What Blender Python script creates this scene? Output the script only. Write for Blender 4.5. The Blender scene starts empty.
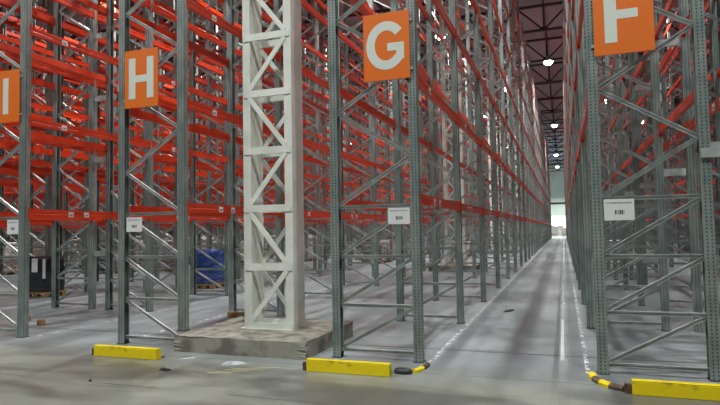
import bpy, math, random
from mathutils import Vector, Matrix
random.seed(7)
SC = bpy.context.scene
COL = SC.collection

# ------------------------------------------------------------------ helpers
class MB:
    def __init__(s): s.v = []; s.f = []; s.m = []
    def poly(s, pts, faces, mi=0):
        b = len(s.v); s.v += [tuple(p) for p in pts]
        for f in faces: s.f.append([b + i for i in f]); s.m.append(mi)
    def box(s, x0, x1, y0, y1, z0, z1, mi=0):
        s.poly([(x0,y0,z0),(x1,y0,z0),(x1,y1,z0),(x0,y1,z0),(x0,y0,z1),(x1,y0,z1),(x1,y1,z1),(x0,y1,z1)],
               [(0,3,2,1),(4,5,6,7),(0,1,5,4),(1,2,6,5),(2,3,7,6),(3,0,4,7)], mi)
    def bar(s, a, b, w, t, up=(0,1,0), mi=0, channel=False):
        """box bar from a to b: w across, t along `up`"""
        a = Vector(a); b = Vector(b); d = (b - a).normalized(); u = Vector(up)
        sd = d.cross(u).normalized(); u = sd.cross(d).normalized()
        if channel:
            k = .006
            pr = [(-w/2,-t/2),(w/2,-t/2),(w/2,t/2),(w/2-k,t/2),(w/2-k,-t/2+k),(-w/2+k,-t/2+k),(-w/2+k,t/2),(-w/2,t/2)]
        else:
            pr = [(-w/2,-t/2),(w/2,-t/2),(w/2,t/2),(-w/2,t/2)]
        n = len(pr)
        pts = [a + sd*x + u*y for x, y in pr] + [b + sd*x + u*y for x, y in pr]
        fs = [(i, (i+1) % n, (i+1) % n + n, i + n) for i in range(n)]
        fs += [tuple(range(n))[::-1], tuple(range(n, 2*n))]
        s.poly(pts, fs, mi)
    def prism_y(s, prof, y0, y1, mi=0):
        n = len(prof)
        pts = [(x, y0, z) for x, z in prof] + [(x, y1, z) for x, z in prof]
        fs = [(i, (i+1) % n, (i+1) % n + n, i + n) for i in range(n)]
        fs += [tuple(range(n))[::-1], tuple(range(n, 2*n))]
        s.poly(pts, fs, mi)
    def prism_z(s, prof, z0, z1, mi=0):
        n = len(prof)
        pts = [(x, y, z0) for x, y in prof] + [(x, y, z1) for x, y in prof]
        fs = [(i, (i+1) % n, (i+1) % n + n, i + n) for i in range(n)]
        fs += [tuple(range(n))[::-1], tuple(range(n, 2*n))]
        s.poly(pts, fs, mi)
    def lathe(s, prof, n=24, mi=0, cx=0, cy=0):
        b = len(s.v)
        for r, z in prof:
            for k in range(n):
                a = 2*math.pi*k/n; s.v.append((cx + r*math.cos(a), cy + r*math.sin(a), z))
        for j in range(len(prof)-1):
            for k in range(n):
                k2 = (k+1) % n
                s.f.append([b+j*n+k, b+j*n+k2, b+(j+1)*n+k2, b+(j+1)*n+k]); s.m.append(mi)
        s.f.append([b+k for k in range(n)][::-1]); s.m.append(mi)
        s.f.append([b+(len(prof)-1)*n+k for k in range(n)]); s.m.append(mi)
    def merge(s, o, off=(0,0,0), rz=0):
        b = len(s.v); c, n = math.cos(rz), math.sin(rz)
        s.v += [(x*c-y*n+off[0], x*n+y*c+off[1], z+off[2]) for x, y, z in o.v]
        s.f += [[b+i for i in f] for f in o.f]; s.m += o.m
    def mesh(s, name, *mats, fix=True, smooth=False):
        me = bpy.data.meshes.new(name); me.from_pydata(s.v, [], s.f)
        for m in mats: me.materials.append(m)
        if len(mats) > 1: me.polygons.foreach_set('material_index', s.m)
        if fix:
            import bmesh
            bm = bmesh.new(); bm.from_mesh(me); bmesh.ops.recalc_face_normals(bm, faces=bm.faces); bm.to_mesh(me); bm.free()
        if smooth:
            me.polygons.foreach_set('use_smooth', [True]*len(me.polygons))
        me.update(); return me

def obj(name, me, parent=None, loc=(0,0,0), rz=0, rot=None):
    o = bpy.data.objects.new(name, me); COL.objects.link(o)
    o.location = loc; o.rotation_euler = rot if rot else (0, 0, rz)
    if parent: o.parent = parent
    return o
def tag(o, label=None, cat=None, group=None, kind=None):
    if label: o['label'] = label
    if cat: o['category'] = cat
    if group: o['group'] = group
    if kind: o['kind'] = kind
    return o
def empty(name, loc, rz=0): return obj(name, None, None, loc, rz)
def bevel(o, w=.006, seg=2):
    m = o.modifiers.new('bevel', 'BEVEL'); m.width = w; m.segments = seg; m.limit_method = 'ANGLE'; return o
def srgb(r, g, b):
    f = lambda c: (c/255/12.92) if c/255 <= .04045 else ((c/255+.055)/1.055)**2.4
    return (f(r), f(g), f(b), 1)

# ------------------------------------------------------------------ materials
def mat(name, col, rough=.5, metal=0., spec=.5):
    m = bpy.data.materials.new(name); m.use_nodes = True
    p = m.node_tree.nodes['Principled BSDF']
    p.inputs['Base Color'].default_value = col; p.inputs['Roughness'].default_value = rough
    p.inputs['Metallic'].default_value = metal; p.inputs['Specular IOR Level'].default_value = spec
    return m
def N(m, t, **kw):
    n = m.node_tree.nodes.new(t)
    for k, v in kw.items(): setattr(n, k, v)
    return n
def L(m, a, b): m.node_tree.links.new(a, b)
def P(m): return m.node_tree.nodes['Principled BSDF']
def noisy(m, c1, c2, scale=6, detail=6, stretch=(1,1,1), lo=.35, hi=.65, bump=0., coord='Object'):
    tc = N(m, 'ShaderNodeTexCoord'); mp = N(m, 'ShaderNodeMapping'); mp.inputs['Scale'].default_value = stretch
    L(m, tc.outputs[coord], mp.inputs['Vector'])
    no = N(m, 'ShaderNodeTexNoise'); no.inputs['Scale'].default_value = scale; no.inputs['Detail'].default_value = detail
    L(m, mp.outputs['Vector'], no.inputs['Vector'])
    r = N(m, 'ShaderNodeValToRGB'); r.color_ramp.elements[0].position = lo; r.color_ramp.elements[1].position = hi
    r.color_ramp.elements[0].color = c1; r.color_ramp.elements[1].color = c2
    L(m, no.outputs['Fac'], r.inputs['Fac']); L(m, r.outputs['Color'], P(m).inputs['Base Color'])
    if bump:
        b = N(m, 'ShaderNodeBump'); b.inputs['Strength'].default_value = bump; b.inputs['Distance'].default_value = .01
        L(m, no.outputs['Fac'], b.inputs['Height']); L(m, b.outputs['Normal'], P(m).inputs['Normal'])
    return m, tc, r
def math_(m, op, a, b=None, clamp=False):
    n = N(m, 'ShaderNodeMath', operation=op, use_clamp=clamp)
    for i, v in enumerate((a, b)):
        if v is None: continue
        if isinstance(v, (int, float)): n.inputs[i].default_value = v
        else: L(m, v, n.inputs[i])
    return n.outputs[0]
def mixc(m, fac, a, b):
    n = N(m, 'ShaderNodeMix', data_type='RGBA')
    if isinstance(fac, (int, float)): n.inputs['Factor'].default_value = fac
    else: L(m, fac, n.inputs['Factor'])
    for k, v in (('A', a), ('B', b)):
        i = [s for s in n.inputs if s.name == k and s.type == 'RGBA'][0]
        if isinstance(v, tuple): i.default_value = v
        else: L(m, v, i)
    return [s for s in n.outputs if s.type == 'RGBA'][0]

M_post, tc, rp = noisy(mat('galvanised_post', (0,0,0,1), .36, .55), srgb(134,148,144), srgb(168,178,174), 9, 4, (1,1,.4))
# punched hole pattern: two columns of small dark holes on the flanges, a slot column on the web
sep = N(M_post, 'ShaderNodeSeparateXYZ'); L(M_post, tc.outputs['Object'], sep.inputs[0])
zf = math_(M_post, 'FRACT', math_(M_post, 'MULTIPLY', sep.outputs['Z'], 26.))
zin = math_(M_post, 'LESS_THAN', math_(M_post, 'ABSOLUTE', math_(M_post, 'SUBTRACT', zf, .5)), .26)
xin = math_(M_post, 'LESS_THAN', math_(M_post, 'ABSOLUTE', math_(M_post, 'SUBTRACT', math_(M_post, 'ABSOLUTE', sep.outputs['X']), .022)), .007)
yin = math_(M_post, 'LESS_THAN', math_(M_post, 'ABSOLUTE', math_(M_post, 'SUBTRACT', math_(M_post, 'ABSOLUTE', sep.outputs['Y']), .028)), .007)
geo = N(M_post, 'ShaderNodeNewGeometry'); sn = N(M_post, 'ShaderNodeSeparateXYZ'); L(M_post, geo.outputs['Normal'], sn.inputs[0])
fy = math_(M_post, 'GREATER_THAN', math_(M_post, 'ABSOLUTE', sn.outputs['Y']), .7)
fx = math_(M_post, 'GREATER_THAN', math_(M_post, 'ABSOLUTE', sn.outputs['X']), .7)
hole = math_(M_post, 'MULTIPLY', zin, math_(M_post, 'ADD', math_(M_post, 'MULTIPLY', xin, fy), math_(M_post, 'MULTIPLY', yin, fx), True))
L(M_post, mixc(M_post, math_(M_post, 'MULTIPLY', hole, .75), rp.outputs['Color'], srgb(40,46,44)), P(M_post).inputs['Base Color'])

M_brace = noisy(mat('galvanised_brace', (0,0,0,1), .34, .5), srgb(180,188,186), srgb(210,216,214), 5, 3)[0]
M_beam = noisy(mat('orange_red_beam', (0,0,0,1), .35), srgb(192,50,22), srgb(212,62,28), 3, 3, (1,.3,1))[0]
M_sign = mat('orange_sign', srgb(214,104,18), .5)
M_letter = mat('sign_letter', srgb(202,208,198), .5)
M_paper = mat('white_paper', srgb(214,216,216), .6)
M_print = mat('black_print', srgb(40,42,44), .6)
M_grayprint = mat('grey_print', srgb(130,132,134), .6)
M_white = noisy(mat('white_column_paint', (0,0,0,1), .4), srgb(206,210,200), srgb(226,228,220), 2.5, 5)[0]
M_yellow = noisy(mat('yellow_guard_paint', (0,0,0,1), .45), srgb(120,105,30), srgb(238,212,14), 5, 8, (1,1,2.5), .26, .42)[0]
M_straw = mat('pale_splinter', srgb(196,186,148), .7)
M_filmy = mat('white_film', srgb(176,182,186), .3)
M_rust = noisy(mat('rusty_steel', (0,0,0,1), .7), srgb(70,52,44), srgb(110,84,66), 14, 6)[0]
M_dark = mat('dark_steel', srgb(52,54,56), .5, .3)
M_conc = noisy(mat('rough_concrete', (0,0,0,1), .85), srgb(108,104,94), srgb(150,147,136), 5, 12, (1,1,1), .36, .56, .35)[0]
M_wood = noisy(mat('pallet_wood', (0,0,0,1), .8), srgb(128,98,66), srgb(176,146,104), 6, 6, (1,5,1))[0]
M_truss = mat('truss_paint', srgb(46,38,40), .6)
M_lamp = mat('lamp_housing', srgb(160,162,165), .4, .5)
M_emit = mat('lamp_glow', (1,1,1,1), .5)
P(M_emit).inputs['Emission Color'].default_value = (1,.98,.94,1); P(M_emit).inputs['Emission Strength'].default_value = 60

# floor
M_floor, ftc, fr = noisy(mat('concrete_floor', (0,0,0,1), .4), srgb(110,116,119), srgb(158,165,168), .9, 9, (1,.35,1), .36, .64)
sx = N(M_floor, 'ShaderNodeSeparateXYZ'); L(M_floor, ftc.outputs['Object'], sx.inputs[0])
X_, Y_ = sx.outputs['X'], sx.outputs['Y']
n2 = N(M_floor, 'ShaderNodeTexNoise'); n2.inputs['Scale'].default_value = 1.6; n2.inputs['Detail'].default_value = 8
mp2 = N(M_floor, 'ShaderNodeMapping'); mp2.inputs['Scale'].default_value = (1.4,.12,1); L(M_floor, ftc.outputs['Object'], mp2.inputs['Vector']); L(M_floor, mp2.outputs['Vector'], n2.inputs['Vector'])
def band(c, w, soft):   # 1 inside |x-c|<w
    d = math_(M_floor, 'ABSOLUTE', math_(M_floor, 'SUBTRACT', X_, c))
    return math_(M_floor, 'DIVIDE', math_(M_floor, 'SUBTRACT', w + soft, d), soft, True)
wear = math_(M_floor, 'MULTIPLY', math_(M_floor, 'GREATER_THAN', Y_, 6.5), 1.0)
tr = math_(M_floor, 'ADD', math_(M_floor, 'ADD', math_(M_floor, 'MULTIPLY', band(-1.42, .05, .09), .6), band(-.6, .08, .15), True), math_(M_floor, 'ADD', band(-.14, .015, .03), math_(M_floor, 'MULTIPLY', band(.09, .05, .06), .45)), True)
tr = math_(M_floor, 'MULTIPLY', math_(M_floor, 'MULTIPLY', tr, math_(M_floor, 'ADD', math_(M_floor, 'MULTIPLY', n2.outputs['Fac'], 1.5), .0, True)), math_(M_floor, 'DIVIDE', math_(M_floor, 'SUBTRACT', Y_, 5.2), 2.5, True))
c1 = mixc(M_floor, tr, fr.outputs['Color'], srgb(58,61,64))
# cross aisle: dirtier, slightly greenish brown, with drag marks
n3 = N(M_floor, 'ShaderNodeTexNoise'); n3.inputs['Scale'].default_value = .8; n3.inputs['Detail'].default_value = 10; n3.inputs['Distortion'].default_value = .6
mp3 = N(M_floor, 'ShaderNodeMapping'); mp3.inputs['Rotation'].default_value = (0,0,.5); mp3.inputs['Scale'].default_value = (.5,1.6,1); L(M_floor, ftc.outputs['Object'], mp3.inputs['Vector']); L(M_floor, mp3.outputs['Vector'], n3.inputs['Vector'])
r3 = N(M_floor, 'ShaderNodeValToRGB'); r3.color_ramp.elements[0].position = .42; r3.color_ramp.elements[1].position = .55
r3.color_ramp.elements[0].color = srgb(84,84,74); r3.color_ramp.elements[1].color = srgb(132,134,122); L(M_floor, n3.outputs['Fac'], r3.inputs['Fac'])
fore = math_(M_floor, 'DIVIDE', math_(M_floor, 'SUBTRACT', 6.9, Y_), 1.2, True)
c2 = mixc(M_floor, math_(M_floor, 'MULTIPLY', fore, .85), c1, r3.outputs['Color'])
# saw-cut joints across the aisle and a few longitudinal ones
def joint(v, pitch, off, w):
    q = math_(M_floor, 'FRACT', math_(M_floor, 'DIVIDE', math_(M_floor, 'SUBTRACT', v, off), pitch))
    return math_(M_floor, 'LESS_THAN', math_(M_floor, 'ABSOLUTE', math_(M_floor, 'SUBTRACT', q, .5)), w/pitch)
n4 = N(M_floor, 'ShaderNodeTexNoise'); n4.inputs['Scale'].default_value = 1.1; L(M_floor, ftc.outputs['Object'], n4.inputs['Vector'])
jn = math_(M_floor, 'GREATER_THAN', n4.outputs['Fac'], .42)
j = math_(M_floor, 'ADD', joint(Y_, 6.0, 4.55, .022), math_(M_floor, 'MULTIPLY', jn, joint(Y_, 1.35, .2, .008)), True)
c3 = mixc(M_floor, math_(M_floor, 'MULTIPLY', j, .85), c2, srgb(44,44,42))
# chipped white edge line beside the racks
n5 = N(M_floor, 'ShaderNodeTexNoise'); n5.inputs['Scale'].default_value = 9; n5.inputs['Detail'].default_value = 3; L(M_floor, ftc.outputs['Object'], n5.inputs['Vector'])
chip = math_(M_floor, 'GREATER_THAN', n5.outputs['Fac'], .53)
ln = math_(M_floor, 'ADD', band(.2, .022, .004), band(-1.565, .03, .004), True)
ln = math_(M_floor, 'ADD', ln, math_(M_floor, 'ADD', band(-8.0, .03, .004), band(-6.3, .03, .004), True), True)
ln = math_(M_floor, 'MULTIPLY', math_(M_floor, 'MULTIPLY', ln, chip), math_(M_floor, 'GREATER_THAN', Y_, 6.75))
c4 = mixc(M_floor, math_(M_floor, 'MULTIPLY', ln, .95), c3, srgb(228,230,230))
strip = math_(M_floor, 'MULTIPLY', band(-.07, .016, .012), math_(M_floor, 'LESS_THAN', math_(M_floor, 'ABSOLUTE', math_(M_floor, 'SUBTRACT', Y_, 8.9)), 1.6))  # worn white strip, with the aisle lamp's reflection streak painted into its colour
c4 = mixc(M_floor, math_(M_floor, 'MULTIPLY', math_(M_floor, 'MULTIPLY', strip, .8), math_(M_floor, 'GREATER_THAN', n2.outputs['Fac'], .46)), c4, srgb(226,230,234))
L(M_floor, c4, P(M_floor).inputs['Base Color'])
rr = N(M_floor, 'ShaderNodeMapRange'); rr.inputs['To Min'].default_value = .22; rr.inputs['To Max'].default_value = .42; L(M_floor, n2.outputs['Fac'], rr.inputs['Value']); L(M_floor, math_(M_floor, 'SUBTRACT', rr.outputs[0], math_(M_floor, 'MULTIPLY', band(-.05, .03, .03), .16)), P(M_floor).inputs['Roughness'])

M_roof = mat('roof_deck', srgb(120,108,112), .7)
rt = N(M_roof, 'ShaderNodeTexCoord'); wv = N(M_roof, 'ShaderNodeTexWave', bands_direction='Y'); wv.inputs['Scale'].default_value = 1.6
L(M_roof, rt.outputs['Object'], wv.inputs['Vector']); L(M_roof, mixc(M_roof, wv.outputs['Fac'], srgb(126,134,146), srgb(150,158,170)), P(M_roof).inputs['Base Color'])
M_wall = noisy(mat('painted_wall', (0,0,0,1), .7), srgb(196,214,200), srgb(212,226,214), .4, 3)[0]
M_side = noisy(mat('grey_side_wall', (0,0,0,1), .7), srgb(110,114,118), srgb(128,132,136), .4, 3)[0]
M_film = mat('stretch_film', (1,1,1,1), .12)

# ------------------------------------------------------------------ setting
def struct(name, m, *mats): o = obj(name, m.mesh(name, *mats)); tag(o, kind='structure'); return o
X0, X1, YB, YF, ZR = -46., 19., -9., 125., 14.75
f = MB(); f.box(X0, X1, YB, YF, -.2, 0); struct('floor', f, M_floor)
f = MB(); f.box(X0, X1, YB, YF, ZR, ZR+.1)
for k in range(-15, 7):
    x = -.7 + 3*k
    if X0 < x < X1: f.box(x-.05, x+.05, YB, YF, ZR-.16, ZR, 1)
struct('ceiling', f, M_roof, M_truss)
# far wall with a bright loading opening seen down the aisle
f = MB()
f.box(X0, -3.2, YF, YF+.2, 0, ZR); f.box(2.2, X1, YF, YF+.2, 0, ZR); f.box(-3.2, 2.2, YF, YF+.2, 3.9, ZR)
f.box(-9, 8, YF-.12, YF, 6.3, 6.7, 1)
struct('wall_far', f, M_wall, M_dark)
f = MB(); f.box(X0-.2, X0, YB, YF, 0, ZR); struct('wall_left', f, M_side)
f = MB(); f.box(X1, X1+.2, YB, YF, 0, ZR); struct('wall_right', f, M_side)
f = MB(); f.box(X0, X1, YB-.2, YB, 0, ZR); struct('wall_back', f, M_side)
# daylight yard beyond the opening: the world sky lights it

# ------------------------------------------------------------------ racks
HZ = 12.25; Y0 = 6.79; PITCH = 2.94; NF = 28
LVF = [3.05, 4.55, 6.05, 7.55, 9.05, 10.55]
LV = [1.975, 3.48, 4.98, 6.48, 7.98, 9.48, 10.98]
def post_mb(z0=0., sgn=1):
    """upright with its web on the +x side (sgn=1) and lips inward"""
    m = MB(); t = .007
    prof = [(.055,-.03),(.049,-.036),(.049,-.06),(-.055,-.06),(-.055,-.042),(-.048,-.042),(-.048,-.053),(.042,-.053),(.042,-.032),(.047,-.026),
            (.047,.026),(.042,.032),(.042,.053),(-.048,.053),(-.048,.042),(-.055,.042),(-.055,.06),(.049,.06),(.049,.036),(.055,.03)]
    m.prism_z([(x*sgn, y) for x, y in prof], z0, HZ); return m
ME_post = {1: post_mb(0, 1).mesh('post_right', M_post), -1: post_mb(0, -1).mesh('post_left', M_post)}
ME_post_short = post_mb(.232, 1).mesh('post_on_plinth', M_post)
fm = MB(); fm.box(-.065,.065,-.068,.068,0,.008); 
fm.lathe([(.012,.008),(.012,.025)], 8, cx=.0, cy=.0)
ME_foot = fm.mesh('foot_plate', M_dark)
W = 1.06   # distance between post centres
def brace_mb(flip, lower_dx=0.):
    """lacing between the posts; local x=0 left post centre, x=W right post centre"""
    m = MB(); a, b = .045, W-.045
    def pt(side, z): return ((a if side == 0 else b), 0, z)
    A, B = (1, 0) if flip else (0, 1)
    def h(z): m.bar(pt(0, z), pt(1, z), .042, .04, (0,-1,0), channel=True)
    def d(sa, za, sb, zb): m.bar(pt(sa, za), pt(sb, zb), .042, .036, (0,-1,0), channel=True)
    for z in (.1, .66, 1.27, 1.9): h(z)
    d(A, .12, B, .64); d(A, .68, B, 1.25); d(A, 1.29, B, 1.88)
    z = 1.92; s = A
    while z < HZ - .6:
        d(s, z, 1-s, z+.6); z += .6; s = 1 - s
    h(HZ-.1); return m
ME_brace = {0: brace_mb(0).mesh('bracing', M_brace), 1: brace_mb(1).mesh('bracing_mirrored', M_brace)}
def beam_mb(sgn=1):
    """box beam with a stepped, grooved face; local origin at the post centre line, top at z=.065"""
    m = MB()
    prof = [(.05,-.065),(.05,-.012),(.044,-.004),(.044,.012),(.05,.02),(.05,.065),(.018,.065),(.018,.035),(.0,.035),(.0,-.065)]
    m.prism_y([(x*sgn, z) for x, z in prof], .062, PITCH-.062)
    x0, x1 = sorted((.0*sgn, .056*sgn))
    for y0, y1 in ((.0605,.066),(PITCH-.066,PITCH-.0605)): m.box(x0, x1, y0, y1, -.1, .1)
    x0, x1 = sorted((.0555*sgn, .060*sgn))
    for y0, y1 in ((.03,.066),(PITCH-.066,PITCH-.03)): m.box(x0, x1, y0, y1, -.1, .1)
    return m
BMB = {1: beam_mb(1), -1: beam_mb(-1)}
ME_beam = {s: BMB[s].mesh('beam', M_beam) for s in BMB}
def stick_mb(sgn):
    m = MB(); x0, x1 = sorted((.0505*sgn, .0525*sgn)); m.box(x0, x1, -.055, .055, -.05, .035, 0)
    x0, x1 = sorted((.0525*sgn, .053*sgn))
    for i, y in enumerate((-.035,-.02,-.01,.005,.015,.03)): m.box(x0, x1, y, y+(.005 if i % 2 else .009), -.035, -.0, 1)
    return m
ME_stick = {s: stick_mb(s).mesh('shelf_label', M_paper, M_print) for s in (1,-1)}
sp = MB(); sp.box(0, 1, -.03, .03, -.06, .06)
def spacer_mesh(w): 
    m = MB(); m.box(0, w, -.02, .02, -.055, .055); return m.mesh('row_spacer', M_brace)

def rack(xl, label, flip, k0=0, detail=2, plinth=False, group=None, spacers=None, lv=LV):
    """one rack row; xl is the left post centre line"""
    root = empty('pallet_rack', (xl, Y0 + PITCH*k0, 0)); tag(root, label, 'rack', group)
    for k in range(k0, NF):
        y = PITCH*(k-k0)
        for s, x in ((-1, 0), (1, W)):
            z0p = plinth and k == 0 and s == 1
            p = obj('post', ME_post_short if z0p else ME_post[s], root, (x, y, 0))
            if detail == 2 and k < 8: obj('foot_plate', ME_foot, p, (0, 0, .232 if z0p else 0))
        obj('bracing', ME_brace[1 if flip else 0], root, (0, y, 0))
        if spacers and k < 14:
            for z in spacers: obj('row_spacer', spacer_mesh_, root, (W+.056, y, z))
    cnt = 0; rest = MB()
    for k in range(k0, NF-1):
        y = PITCH*(k-k0)
        for li, z in enumerate(lv):
            for s, x in ((1, W), (-1, 0)):
                if cnt < 98:
                    b = obj('beam', ME_beam[s], root, (x, y, z)); cnt += 1
                    if detail >= 1 and li < (3 if k < 2 else 1):
                        for ys in ((.88, 1.22) if li == 0 else (.72,)): obj('shelf_label', ME_stick[s], b, (0, ys, 0))
                else: rest.merge(BMB[s], (x, y, z))
    if rest.v:
        o = obj('beam', rest.mesh('distant_beams', M_beam, fix=False), root); tag(o, kind='stuff')
    return root
spacer_mesh_ = spacer_mesh(.30)

RX = {'G': -2.757, 'H': -6.172, 'F': .352, 'I': -9.233, 'I2': -10.75, 'F2': 1.84}
rack(RX['G'], 'pallet rack row carrying the orange G sign, left side of the open aisle', 0, plinth=False)
rack(RX['H'], 'pallet rack row carrying the orange H sign, one foot on the concrete plinth', 1, plinth=True)
rack(RX['F'], 'grey pallet rack row carrying the orange F sign, right side of the open aisle', 0, spacers=[.9, 2.4, 4.4, 6.4, 8.4, 10.4], lv=LVF)
rack(RX['I'], 'grey pallet rack row with red beams carrying the orange I sign at the left edge', 1)
spacer_mesh_ = spacer_mesh(RX['I']-RX['I2']-W-.112)
rack(RX['I2'], 'pallet rack row standing back to back behind the I sign rack, holding the blue pallet', 0, 0, 1, spacers=[1.2, 3.25, 4.6, 6.0, 7.5, 9.0, 10.5])
rack(RX['F2'], 'pallet rack row standing back to back behind the F sign rack, at the right edge', 1, 0, 1, lv=LVF)
def vis0(xl):
    ym = (-xl-W-3)/1.293 if xl < 0 else (xl-2.2)/.232
    return max(0, int((ym - Y0)//PITCH))
xs = []
x = -12.8 - W
names_left = ['first', 'second', 'third', 'fourth', 'fifth', 'sixth', 'seventh', 'eighth', 'ninth', 'tenth', 'eleventh', 'twelfth']
q = 0
while x > -44:
    for xx in (x, x - 1.5):
        if xx < -44: continue
        lab = ('pallet rack row over the black wrapped pallet' if q == 0 else
               'red beamed pallet rack row, %s one to the left of the I sign rack' % names_left[q+1] if q < 5 else
               'far red beamed pallet rack row deep in the left background of the hall')
        rack(xx, lab, q % 2, vis0(xx), 0, group='distant racks on the left' if q >= 5 else None); q += 1
    x -= 4.6
q = 0; x = 5.05
while x < 15:
    for xx in (x, x + 1.5):
        rack(xx, 'pallet rack row behind the F sign rack, %s one beyond the next aisle' % names_left[q], q % 2, vis0(xx), 0, group=None); q += 1
    x += 4.6

# ------------------------------------------------------------------ signs and plates
def sign(letter, x, y, z0, w, h, build, label):
    root = empty('row_sign', (x, y, z0)); tag(root, label, 'sign', 'orange row signs')
    b = MB(); b.box(0, w, -.006, .006, 0, h); bevel(obj('board', b.mesh('board', M_sign), root), .002, 1)
    l = MB(); build(l, w, h); obj('letter', l.mesh('letter', M_letter), root)
    k = MB()
    for zz in (.12, h-.12):
        k.box(-.03, .05, .007, .02, zz-.015, zz+.015) if letter in 'HF' else k.box(w-.05, w+.03, .007, .02, zz-.015, zz+.015)
    obj('bracket', k.mesh('bracket', M_brace), root)
T = (-.0085, -.0062)
def bx(m, x0, x1, z0, z1): m.box(x0, x1, T[0], T[1], z0, z1)
def L_I(m, w, h): bx(m, .24, .36, .14, .73)
def L_H(m, w, h): bx(m, .08, .2, .13, .74); bx(m, .405, .525, .13, .74); bx(m, .2, .405, .375, .48)
def L_F(m, w, h): bx(m, .11, .235, .13, .74); bx(m, .235, .5, .635, .74); bx(m, .235, .445, .385, .485)
def L_G(m, w, h):
    cx, cz, R, r = .3, .435, .262, .15; kz = 1.17; n = 40
    a0, a1 = math.radians(38), math.radians(322)
    P0 = []; P1 = []
    for i in range(n+1):
        a = a0 + (a1-a0)*i/n
        P0.append((cx+R*math.cos(a), cz+kz*R*math.sin(a))); P1.append((cx+r*math.cos(a), cz+kz*(r+.012)*math.sin(a)))
    for i in range(n):
        q4 = [P0[i], P0[i+1], P1[i+1], P1[i]]
        m.poly([(x, T[0], z) for x, z in q4] + [(x, T[1], z) for x, z in q4], [(0,1,2,3),(7,6,5,4),(0,4,5,1),(1,5,6,2),(2,6,7,3),(3,7,4,0)])
    m.box(.43, .53, T[0]-.0004, T[1], .245, .4599); m.box(.315, .5299, T[0]-.0003, T[1], .36, .46)
YS = Y0 - .085
sign('G', -2.31, YS, 3.465, .6, .85, L_G, 'orange row sign with a white letter G')
sign('H', -6.08, YS, 3.465, .6, .86, L_H, 'orange row sign with a white letter H')
sign('I', -8.8, YS, 3.455, .6, .86, L_I, 'orange row sign with a white letter I at the left edge')
sign('F', .385, YS, 3.47, .6, .86, L_F, 'orange row sign with a white letter F')
def plate(x0, x1, z0, z1, label, bar=True):
    root = empty('barcode_plate', (x0, Y0-.0645, z0)); tag(root, label, 'label', 'white barcode plates on the rack ends')
    w, h = x1-x0, z1-z0
    b = MB(); b.box(0, w, -.004, .004, 0, h); obj('board', b.mesh('plate', M_paper), root)
    p = MB(); random.seed(int(x0*100))
    xx = w*.36
    while xx < w*.68:
        ww = random.choice((.005,.008,.012)); p.box(xx, xx+ww, -.0052, -.0042, h*.28, h*.48); xx += ww + random.choice((.005,.008))
    obj('barcode', p.mesh('barcode', M_print), root)
    t = MB(); xx = w*.08
    while xx < w*.9:
        ww = random.choice((.01,.016,.02)); t.box(xx, xx+ww, -.0052, -.0042, h*.78, h*.86); xx += ww + .008
    obj('printed_line', t.mesh('printed_line', M_grayprint), root)
plate(-6.06, -5.78, 1.64, 1.85, 'white barcode plate on the H rack end')
plate(-8.46, -8.22, 1.64, 1.87, 'white barcode plate on the I rack end')
plate(-2.04, -1.76, 1.67, 1.87, 'white barcode plate on the G rack end')
plate(.42, .72, 1.66, 1.89, 'white barcode plate on the F rack end')
# pale spacer plate at the far right between F and its neighbour
s = MB(); s.box(0, .5, 0, .03, 0, .1); o = obj('tie_plate', s.mesh('tie_plate', M_brace), None, (1.365, Y0-.0905, 2.29)); tag(o, 'pale steel tie plate joining the F rack to its neighbour at the right edge', 'bracket')

# ------------------------------------------------------------------ guards
def guard(x0, x1, label, y=5.99):
    root = empty('floor_guard', (x0, y, 0)); tag(root, label, 'guard rail', 'yellow floor guards')
    w = x1-x0
    m = MB(); m.prism_z([(0,0),(w,0),(w,.11),(w-.012,.11),(w-.012,.012),(.012,.012),(.012,.11),(0,.11)], 0.0, .128)
    m.box(0, w, 0, .07, .128, .14); bevel(obj('rail', m.mesh('guard_rail', M_yellow), root), .006, 2)
    k = MB(); k.box(-.06, 0, .03, .1, 0, .09); k.box(.02, w-.02, .125, .2, 0, .012); obj('mounting_plate', k.mesh('mounting_plate', M_rust), root)
guard(-5.94, -4.93, 'yellow floor guard with a rusty end in front of the H rack')
guard(-2.83, -1.84, 'yellow floor guard in front of the G rack')
guard(.56, 1.62, 'yellow floor guard in front of the F rack, lower right corner')
def deflector(pts, label, mats, w=.09, hgt=.07):
    m = MB(); n = len(pts)
    prof = [(-w/2,0),(w/2,0),(w/2,hgt*.6),(w*.2,hgt),(-w*.2,hgt),(-w/2,hgt*.6)]
    rings = []
    for i, p in enumerate(pts):
        a = Vector(pts[max(i-1,0)]); b = Vector(pts[min(i+1,n-1)]); d = (b-a).normalized(); sd = Vector((-d.y, d.x))
        rings.append([(p[0]+sd.x*x, p[1]+sd.y*x, z) for x, z in prof])
    for i in range(n-1):
        mi = 0 if len(mats) == 1 else (i//2) % 2
        m.poly(rings[i]+rings[i+1], [(j, (j+1) % 6, (j+1) % 6+6, j+6) for j in range(6)] + ([(5,4,3,2,1,0)] if i == 0 else []) + ([(6,7,8,9,10,11)] if i == n-2 else []), mi)
    o = obj('guide_deflector', m.mesh('deflector', *mats)); tag(o, label, 'guide rail'); return o
def arc(p0, p1, p2, n=8):
    return [((1-t)**2*p0[0]+2*t*(1-t)*p1[0]+t*t*p2[0], (1-t)**2*p0[1]+2*t*(1-t)*p1[1]+t*t*p2[1]) for t in [i/n for i in range(n+1)]]
deflector(arc((.235,6.62),(.25,6.25),(.5,6.12)), 'curved yellow and black rail entry piece at the foot of the F rack', (M_yellow, M_rust), .08, .05)
deflector(arc((-1.56,6.62),(-1.55,6.4),(-1.63,6.26),4), 'short rusty yellow rail entry piece at the foot of the G rack', (M_rust, M_yellow), .06, .04)
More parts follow.
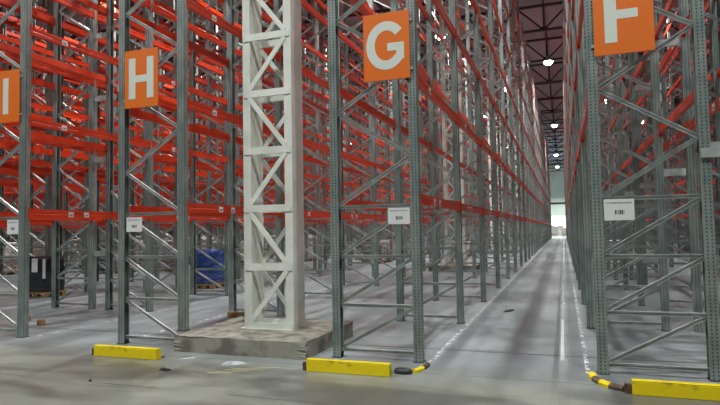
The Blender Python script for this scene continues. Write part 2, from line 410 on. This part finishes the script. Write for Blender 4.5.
k = MB(); k.lathe([(.1,0),(.11,.03),(.09,.075),(.03,.085)], 20); o = obj('rubber_buffer', k.mesh('rubber_buffer', M_dark, smooth=True), None, (-1.74,6.2,0)); o.scale = (1.,.6,.7); tag(o, 'black round rubber buffer at the right end of the G floor guard', 'buffer')

# ------------------------------------------------------------------ white laced columns and plinth
def column(y, label, plinth=False):
    xl, xr, d = -4.38, -3.59, .36; z0 = .215
    root = empty('steel_column', (-4.02, y, z0)); tag(root, label, 'column', 'white laced steel columns')
    ox = -4.02
    H2 = ZR-.3-z0
    for a, b in ((xl, xl+.12), (xr-.12, xr)):      # each chord: I section with its web along y
        m = MB(); a -= ox; b -= ox
        m.box(a, b, 0, .014, 0, H2); m.box(a, b, d-.014, d, 0, H2); c = (a+b)/2
        if a < -.1: m.box(b-.02, b-.008, .014, d-.014, 0, H2)
        else: m.box(b-.014, b, .014, d-.014, 0, H2)
        obj('chord', m.mesh('chord', M_white), root)
    a, b = xl+.12-ox, xr-.12-ox; k = 0; z = .0; st = .838
    hm = MB(); lm = MB()
    while z < H2-.1:
        for yy in (.0, d-.03):
            hm.box(a-.1, b+.1, yy-.012, yy+.02, z, z+.1)
        if z+st < H2:
            p, q2 = (a-.02, b+.02) if k % 2 == 0 else (b+.02, a-.02)
            lm.bar((p, .0, z+.1), (q2, .0, z+st-.0), .07, .02, (0,1,0))
            lm.bar((q2, d-.01, z+.08), (p, d-.01, z+st-.02), .065, .02, (0,1,0))
        z += st; k += 1
    obj('horizontal_strut', hm.mesh('horizontal_strut', M_white), root); obj('diagonal_lacing', lm.mesh('diagonal_lacing', M_white), root)
    bm_ = MB(); bm_.box(-.42, .42, -.03, d+.03, 0, .012); obj('base_plate', bm_.mesh('base_plate', M_white), root)
column(7.22, 'white laced steel column on the concrete plinth between the H and G signs')
column(22.0, 'white laced steel column further back, seen through the G rack')
for y in (36.8, 51.6, 66.4): column(y, 'distant white laced steel column deep between the H and G racks')
def plinth(x0, x1, y0, y1, h, label):
    random.seed(3); m = MB(); nx, ny, nz = 26, 16, 4
    import bmesh
    bm = bmesh.new(); bmesh.ops.create_cube(bm, size=1); bmesh.ops.subdivide_edges(bm, edges=bm.edges, cuts=12, use_grid_fill=True)
    for v in bm.verts:
        n = Vector(v.co); edge = sum(abs(abs(c)-.5) < 1e-4 for c in v.co)
        v.co.x = (x0+x1)/2 + n.x*(x1-x0); v.co.y = (y0+y1)/2 + n.y*(y1-y0); v.co.z = (n.z+.5)*h
        if n.z > -.49: 
            j = .0 + (.008 if edge > 1 else 0)
            v.co.x += random.uniform(-j, j)*1.2; v.co.y += random.uniform(-j, j)*1.2
            if abs(n.z-.5) < 1e-4 and edge > 1: v.co.z -= random.uniform(0, .014)
    me = bpy.data.meshes.new('plinth'); bm.to_mesh(me); bm.free(); me.materials.append(M_conc)
    o = obj('concrete_plinth', me); tag(o, label, 'plinth'); return o
plinth(-5.05, -3.08, 6.5, 8.2, .225, 'rough concrete plinth under the nearest white column')
for y in (22.0, 36.8, 51.6, 66.4): plinth(-4.9, -3.15, y-.7, y+1.0, .214, 'distant concrete plinth under a white laced column far between the H and G racks')['group'] = 'distant column plinths'

# ------------------------------------------------------------------ roof trusses
def truss_meshes():
    zb, zt = 13.0, 14.45; t = MB(); b = MB(); w = MB()
    t.box(X0+.3, X1-.3, -.07, .07, zt-.07, zt+.07); b.box(X0+.3, X1-.3, -.06, .06, zb-.06, zb+.06)
    k = -15
    while True:
        x = -.7 + 3*k
        if x > X1-2: break
        if x > X0+2:
            w.bar((x, 0, zb), (x, 0, zt), .08, .08)
            w.bar((x, 0, zb), (x-1.5, 0, zt), .09, .08); w.bar((x, 0, zb), (x+1.5, 0, zt), .09, .08)
            w.box(x-.22, x+.22, -.015, .015, zb-.04, zb+.2)
        k += 1
    return t.mesh('top_chord', M_truss), b.mesh('bottom_chord', M_truss), w.mesh('web_members', M_truss)
TM = truss_meshes()
for i in range(-2, 15):
    y = 34.1 + 6.3*i
    r = empty('roof_truss', (0, y, 0)); tag(r, 'dark brown steel roof truss spanning high above the racks', 'roof truss', 'roof trusses')
    for n, me in zip(('top_chord', 'bottom_chord', 'web_members'), TM): obj(n, me, r)
    r['y'] = y

# ------------------------------------------------------------------ lamps
hb = MB(); hb.lathe([(.05,.42),(.09,.4),(.12,.24),(.13,.2),(.33,.02),(.32,.02),(.12,.19)], 28); ME_hous = hb.mesh('reflector', M_lamp, smooth=True)
dm = MB(); dm.lathe([(.1,-.2),(.2,-.16),(.27,-.08),(.3,.0),(.3,.03),(.12,.12)], 28); ME_diff = dm.mesh('diffuser', M_emit)
hk = MB(); hk.lathe([(.012,.42),(.012,1.9)], 8); ME_rod = hk.mesh('rod', M_dark)
def lamp(x, y, z, label, power=1700, grp='high bay lamps under the roof', col=(.97,.99,.97)):
    r = empty('high_bay_lamp', (x, y, z)); tag(r, label, 'lamp', grp)
    obj('reflector', ME_hous, r); obj('diffuser', ME_diff, r); obj('suspension_rod', ME_rod, r)
    ld = bpy.data.lights.new('lamp_light', 'AREA'); ld.shape = 'DISK'; ld.size = .4; ld.spread = math.radians(140); ld.energy = power; ld.color = col
    o = bpy.data.objects.new('lamp_light', ld); COL.objects.link(o); o.parent = r; o.location = (0, 0, -.22)
lamp(-.62, 40.4, 12.85, 'bright round lamp above the aisle, largest and highest of the aisle lamps')
lamp(-.6, 66.2, 12.85, 'bright round lamp above the aisle, second below the highest')
lamp(-.75, 93.4, 12.85, 'distant lamp low over the end of the aisle', 3000)
lamp(-.75, 112.0, 12.85, 'farthest small lamp over the end of the aisle', 14000)
lamp(-6.4, 32.4, 12.85, 'bright lamp glowing through the top of the G rack')
lamp(-.65, 15.1, 12.85, 'lamp over the aisle above the picture', 1300)
for x in (-6.9, -.6, 4.0, -13.5, -21): lamp(x, 1.5, 12.85, 'lamp over the cross aisle in the foreground', 1100, 'lamps over the cross aisle')
ax = [-11.8, -16.4, -21.0, -25.6, -30.2, -36.8, 3.95, 8.55]
for i, x in enumerate(ax):
    for y in ((18, 43, 68, 93) if i % 2 else (30, 55, 80)):
        if x > 5 and y < 35: continue
        lamp(x, y, 12.85, 'distant lamp glimpsed high between the racks', 1900 if x < -16 else 1400, 'distant lamps between the racks')
for y in (12.5, 57.5, 82): lamp(-7.1, y, 12.85, 'distant lamp glimpsed high between the racks', 1700, 'distant lamps between the racks')
for y in (27.7, 47,): lamp(-3.9, y, 12.85, 'distant lamp glimpsed high between the racks', 1700, 'distant lamps between the racks')

# ------------------------------------------------------------------ goods on the floor
def pallet_mb(w, d):
    m = MB()
    for i in range(7):
        x = -w/2 + (w-.1)*i/6; m.box(x, x+.1, -d/2, d/2, .115, .14)
    for y in (-d/2, -.05, d/2-.1):
        for x in (-w/2, -.07, w/2-.14): m.box(x, x+.14, y, y+.1, .02, .095)
        m.box(-w/2, w/2, y, y+.1, .095, .115); m.box(-w/2, w/2, y, y+.1, 0, .02)
    return m
def mat_wrap(name, c1, c2, rough=.25):
    m = noisy(mat(name, (0,0,0,1), rough), c1, c2, 3, 6, (1,1,4), .4, .62, .5)[0]
    P(m).inputs['Coat Weight'].default_value = .5; return m
M_black = mat_wrap('black_wrap', srgb(18,22,26), srgb(34,40,44))
M_blue = mat_wrap('blue_wrap', srgb(28,58,128), srgb(70,104,168))
M_grey = mat_wrap('grey_wrap', srgb(120,118,120), srgb(176,174,176))
M_sack = mat_wrap('white_sack', srgb(186,182,172), srgb(222,218,208), .5)
M_carton = mat_wrap('carton', srgb(150,120,84), srgb(180,150,110), .6)
import bmesh
def load_mesh(w, d, h, m, seed, kind='wrap'):
    rnd = random.Random(seed); bm = bmesh.new()
    def soft(x0, x1, y0, y1, z0, z1, j, cuts=3, puff=.0):
        b = bmesh.new(); bmesh.ops.create_cube(b, size=1); bmesh.ops.subdivide_edges(b, edges=b.edges, cuts=cuts, use_grid_fill=True)
        for v in b.verts:
            n = v.co.copy(); f = 1 - puff*((2*n.x)**4*(2*n.y)**4 + abs(2*n.z)**3*.6)
            v.co = Vector(((x0+x1)/2+n.x*(x1-x0)*f, (y0+y1)/2+n.y*(y1-y0)*f, (z0+z1)/2+n.z*(z1-z0))) + Vector([rnd.uniform(-j, j) for _ in range(3)])
        t = bpy.data.meshes.new('t'); b.to_mesh(t); b.free(); bm.from_mesh(t); bpy.data.meshes.remove(t)
    if kind == 'sack':
        z = 0; hh = .155; r = 0
        while z < h - .02:
            nx, ny = (2, 3) if r % 2 else (3, 2)
            for i in range(nx):
                for k in range(ny):
                    soft(-w/2+w*i/nx+.01, -w/2+w*(i+1)/nx-.01, -d/2+d*k/ny+.01, -d/2+d*(k+1)/ny-.01, z, z+hh, .012, 3, .1)
            z += hh*.98; r += 1
    else:
        soft(-w/2, w/2, -d/2, d/2, 0, h, .012, 7, .03)
    me = bpy.data.meshes.new('load'); bm.to_mesh(me); bm.free(); me.materials.append(m)
    me.polygons.foreach_set('use_smooth', [True]*len(me.polygons)); return me
PAL = {}
def snap(x, y, w, d):
    # nudge a pallet so that it stands clear inside a bay, between the posts
    for k in range(NF):
        yp = Y0 + PITCH*k
        if abs(y - yp) < d/2 + .12: y = yp + (d/2 + .14)*(1 if y >= yp else -1)
    return x, y
def load(x, y, w, d, h, m, label, kind='wrap', rz=0, group=None, seed=1, paper=None, pallet=True):
    x, y = snap(x, y, w, d)
    r = empty('loaded_pallet', (x, y, 0), rz); tag(r, label, 'pallet load', group)
    if (w, d) not in PAL: PAL[(w, d)] = pallet_mb(w, d).mesh('pallet', M_wood)
    obj('pallet', PAL[(w, d)], r); obj('load', load_mesh(w*.97, d*.97, h, m, seed, kind), r, (0, 0, .14))
    if paper:
        for (px, pz, pw, ph) in paper:
            p = MB(); p.box(px, px+pw, -d/2-.012, -d/2-.008, pz, pz+ph); obj('paper_label', p.mesh('paper_label', M_paper), r)
    return r
load(-13.05, 11.5, .74, .62, .92, M_black, 'black wrapped pallet load with white paper labels at the left', seed=2, paper=[(-.12,.66,.2,.36),(.26,.5,.1,.5)])
load(-9.8, 14.25, .7, .62, .98, M_blue, 'blue wrapped pallet load left of the white column', seed=3)
load(-17.9, 18.9, 1.3, 1.1, 1.25, M_grey, 'grey wrapped pallet load behind the H rack, left one of two', seed=4)
load(-16.2, 19.9, 1.3, 1.1, 1.2, M_grey, 'grey wrapped pallet load behind the H rack, right one of two', seed=5)
sg = 'pale sack pallets in the left distance'
for i, (x, y, h) in enumerate([(-22.6,18.3,1.1),(-23.9,20.2,1.2),(-24.2,23.0,.95),(-22.7,22.0,1.2),(-19.3,20.8,1.1),(-20,23.9,1.25),(-27.5,25,1.2),(-28.8,28,1.2),(-17.9,24.5,1.1),(-18.6,27.2,1.1),(-24,29,1.2),(-22.8,31.5,1.2),(-18,30.5,1.2),(-13.4,27.4,1.1),(-24,26,1.2),(-28.3,32,1.2),(-18.6,34,1.2),(-14.7,24.5,1.0),(-14.2,30.6,1.1),(-29,36,1.2),(-33,31,1.2),(-33,35,1.2),(-23,35,1.1),(-14.5,21.5,1.)]):
    load(x, y, 1.2, 1.0, h, M_sack, 'pale sacks stacked on a pallet on the distant floor at the left', 'sack', group=sg, seed=10+i)
for i, (x, y) in enumerate([(-8.7,26.6),(-8.8,29.8),(-10.2,29.6),(-5.6,33.2),(-8.7,35.8),(-5.6,39.5),(-13.3,33.4),(-14.8,37),(-10.2,42),(-5.6,45.4)]):
    load(x, y, 1.0, 1.2, .75 + .2*(i % 3), (M_grey, M_sack)[i % 2], 'low wrapped pallet load on the distant floor behind the G rack', group='distant pallet loads behind the G rack', seed=30+i)
for i, (x, y, z) in enumerate([(5.6,44,1),(7,47.5,1),(10,60,1),(2.4,48.5,1),(2.4,30.0,1),(6.9,38,1)]):
    load(x, y, 1.0, 1.2, .8, (M_sack, M_grey)[i % 2], 'pale wrapped pallet load on the distant floor behind the F rack', group='distant pallet loads behind the F rack', seed=50+i)
for i, (x, y, h) in enumerate([(-1.5,106,1.6),(.2,107,1.3),(-.6,112,1.9),(1.3,111,1.6),(-2.4,113,2.1)]):
    load(x, y, 1.2, 1.0, h, M_sack, 'pale pallet load standing beyond the far end of the aisle', group='loads beyond the aisle end', seed=60+i)

# ------------------------------------------------------------------ litter
def chunk(name, pts, h, m, label, cat, loc, rz=0):
    b = MB(); b.prism_z(pts, 0, h); o = obj(name, b.mesh(name, m), None, loc, rz); tag(o, label, cat); bevel(o, .003, 1); return o
chunk('wood_block', [(0,0),(.16,0),(.17,.09),(.01,.1)], .09, M_wood, 'short brown wood block on the floor inside the I rack, left one', 'wood', (-9.72,8.0,0), .3)
chunk('wood_block', [(0,0),(.13,0),(.13,.09),(0,.09)], .1, M_wood, 'short brown wood block on the floor beside the I rack post', 'wood', (-9.0,7.75,0), -.2)
chunk('timber_offcut', [(0,0),(.42,.03),(.42,.14),(0,.12)], .1, M_wood, 'brown timber offcut on the floor left of the white column', 'wood', (-6.05,9.35,0), .1)
M_black2 = mat('black_rag', srgb(26,26,26), .8)
def rag(name, loc, sx, sy, m, label, cat, h=.03, seed=1, rz=0):
    rnd = random.Random(seed); b = MB(); n = 12; r1 = []
    for k in range(n):
        a = 2*math.pi*k/n; q = rnd.uniform(.6, 1); r1.append((sx*q*math.cos(a), sy*q*math.sin(a)))
    v = [(x, y, 0) for x, y in r1] + [(x*.6, y*.6, h*rnd.uniform(.4, 1)) for x, y in r1] + [(0, 0, h)]
    fs = [(k, (k+1) % n, (k+1) % n+n, k+n) for k in range(n)] + [(k+n, (k+1) % n+n, 2*n) for k in range(n)] + [tuple(range(n))[::-1]]
    b.poly(v, fs); o = obj(name, b.mesh(name, m), None, loc, rz); tag(o, label, cat)
rag('rag', (-4.46,5.58,0), .1, .05, M_black2, 'small black rag on the floor between the H and G guards', 'rag')
rag('rag', (-4.95,4.95,0), .03, .02, M_black2, 'tiny dark scrap on the floor left of the black rag', 'rag', .02, 4)
rag('plastic_film', (-3.85,6.08,0), .22, .06, M_filmy, 'crumpled white plastic film in front of the concrete plinth', 'plastic film', .03, 7, .5)
rag('plastic_film', (-4.6,6.2,0), .12, .02, M_filmy, 'thin strip of white plastic lying by the left end of the plinth', 'plastic film', .01, 8, .6)
rag('plastic_film', (-1.12,11.95,0), .05, .07, M_paper, 'small white scrap of film in the aisle', 'plastic film', .05, 9)
rag('rag', (-1.05,11.35,0), .1, .3, M_black2, 'dark rag lying in the aisle beside a white scrap', 'rag', .02, 10, -.3)
for i in range(4):
    chunk('wood_splinter', [(0,0),(.3+.08*i,.004),(.3+.08*i,.014),(0,.012)], .006, M_straw, 'thin pale wood splinter lying in front of the plinth', 'wood', (-3.9+.06*i,5.6+.085*i,0), .3+.02*i)['group'] = 'wood splinters in front of the plinth'

# ------------------------------------------------------------------ world, camera
w = bpy.data.worlds.new('world'); SC.world = w; w.use_nodes = True
bg = w.node_tree.nodes['Background']; bg.inputs[0].default_value = (.85,.95,1,1); bg.inputs[1].default_value = 4.0

cam = bpy.data.cameras.new('camera'); co = bpy.data.objects.new('camera', cam); COL.objects.link(co); SC.camera = co
cam.sensor_width = 36; cam.lens = 568/720*36; cam.clip_end = 400
vpx, vpy, roll, fpx = 563.66, 226.81, .018, 568.
Yc = Vector((vpx-360, -(vpy-202.5), fpx)).normalized()
p = Vector((vpx-1360, -(vpy-202.5)-1000*roll, fpx)); Zc = Yc.cross(p).normalized()
if Zc.y < 0: Zc = -Zc
Xc = Yc.cross(Zc)
if Xc.x < 0: Xc = -Xc
# Xc,Yc,Zc: world axes in camera space (right, up, forward); Blender camera looks along -z
right = Vector((Xc.x, Yc.x, Zc.x)); up = Vector((Xc.y, Yc.y, Zc.y)); fwd = Vector((Xc.z, Yc.z, Zc.z))
R = Matrix((right, up, -fwd)).transposed()
co.matrix_world = Matrix.Translation((0, 0, 1.6)) @ R.to_4x4()

SC.view_settings.view_transform = 'Standard'; SC.view_settings.look = 'None'
SC.view_settings.exposure = -1.17; SC.view_settings.gamma = 1; SC.view_settings.use_curve_mapping = False
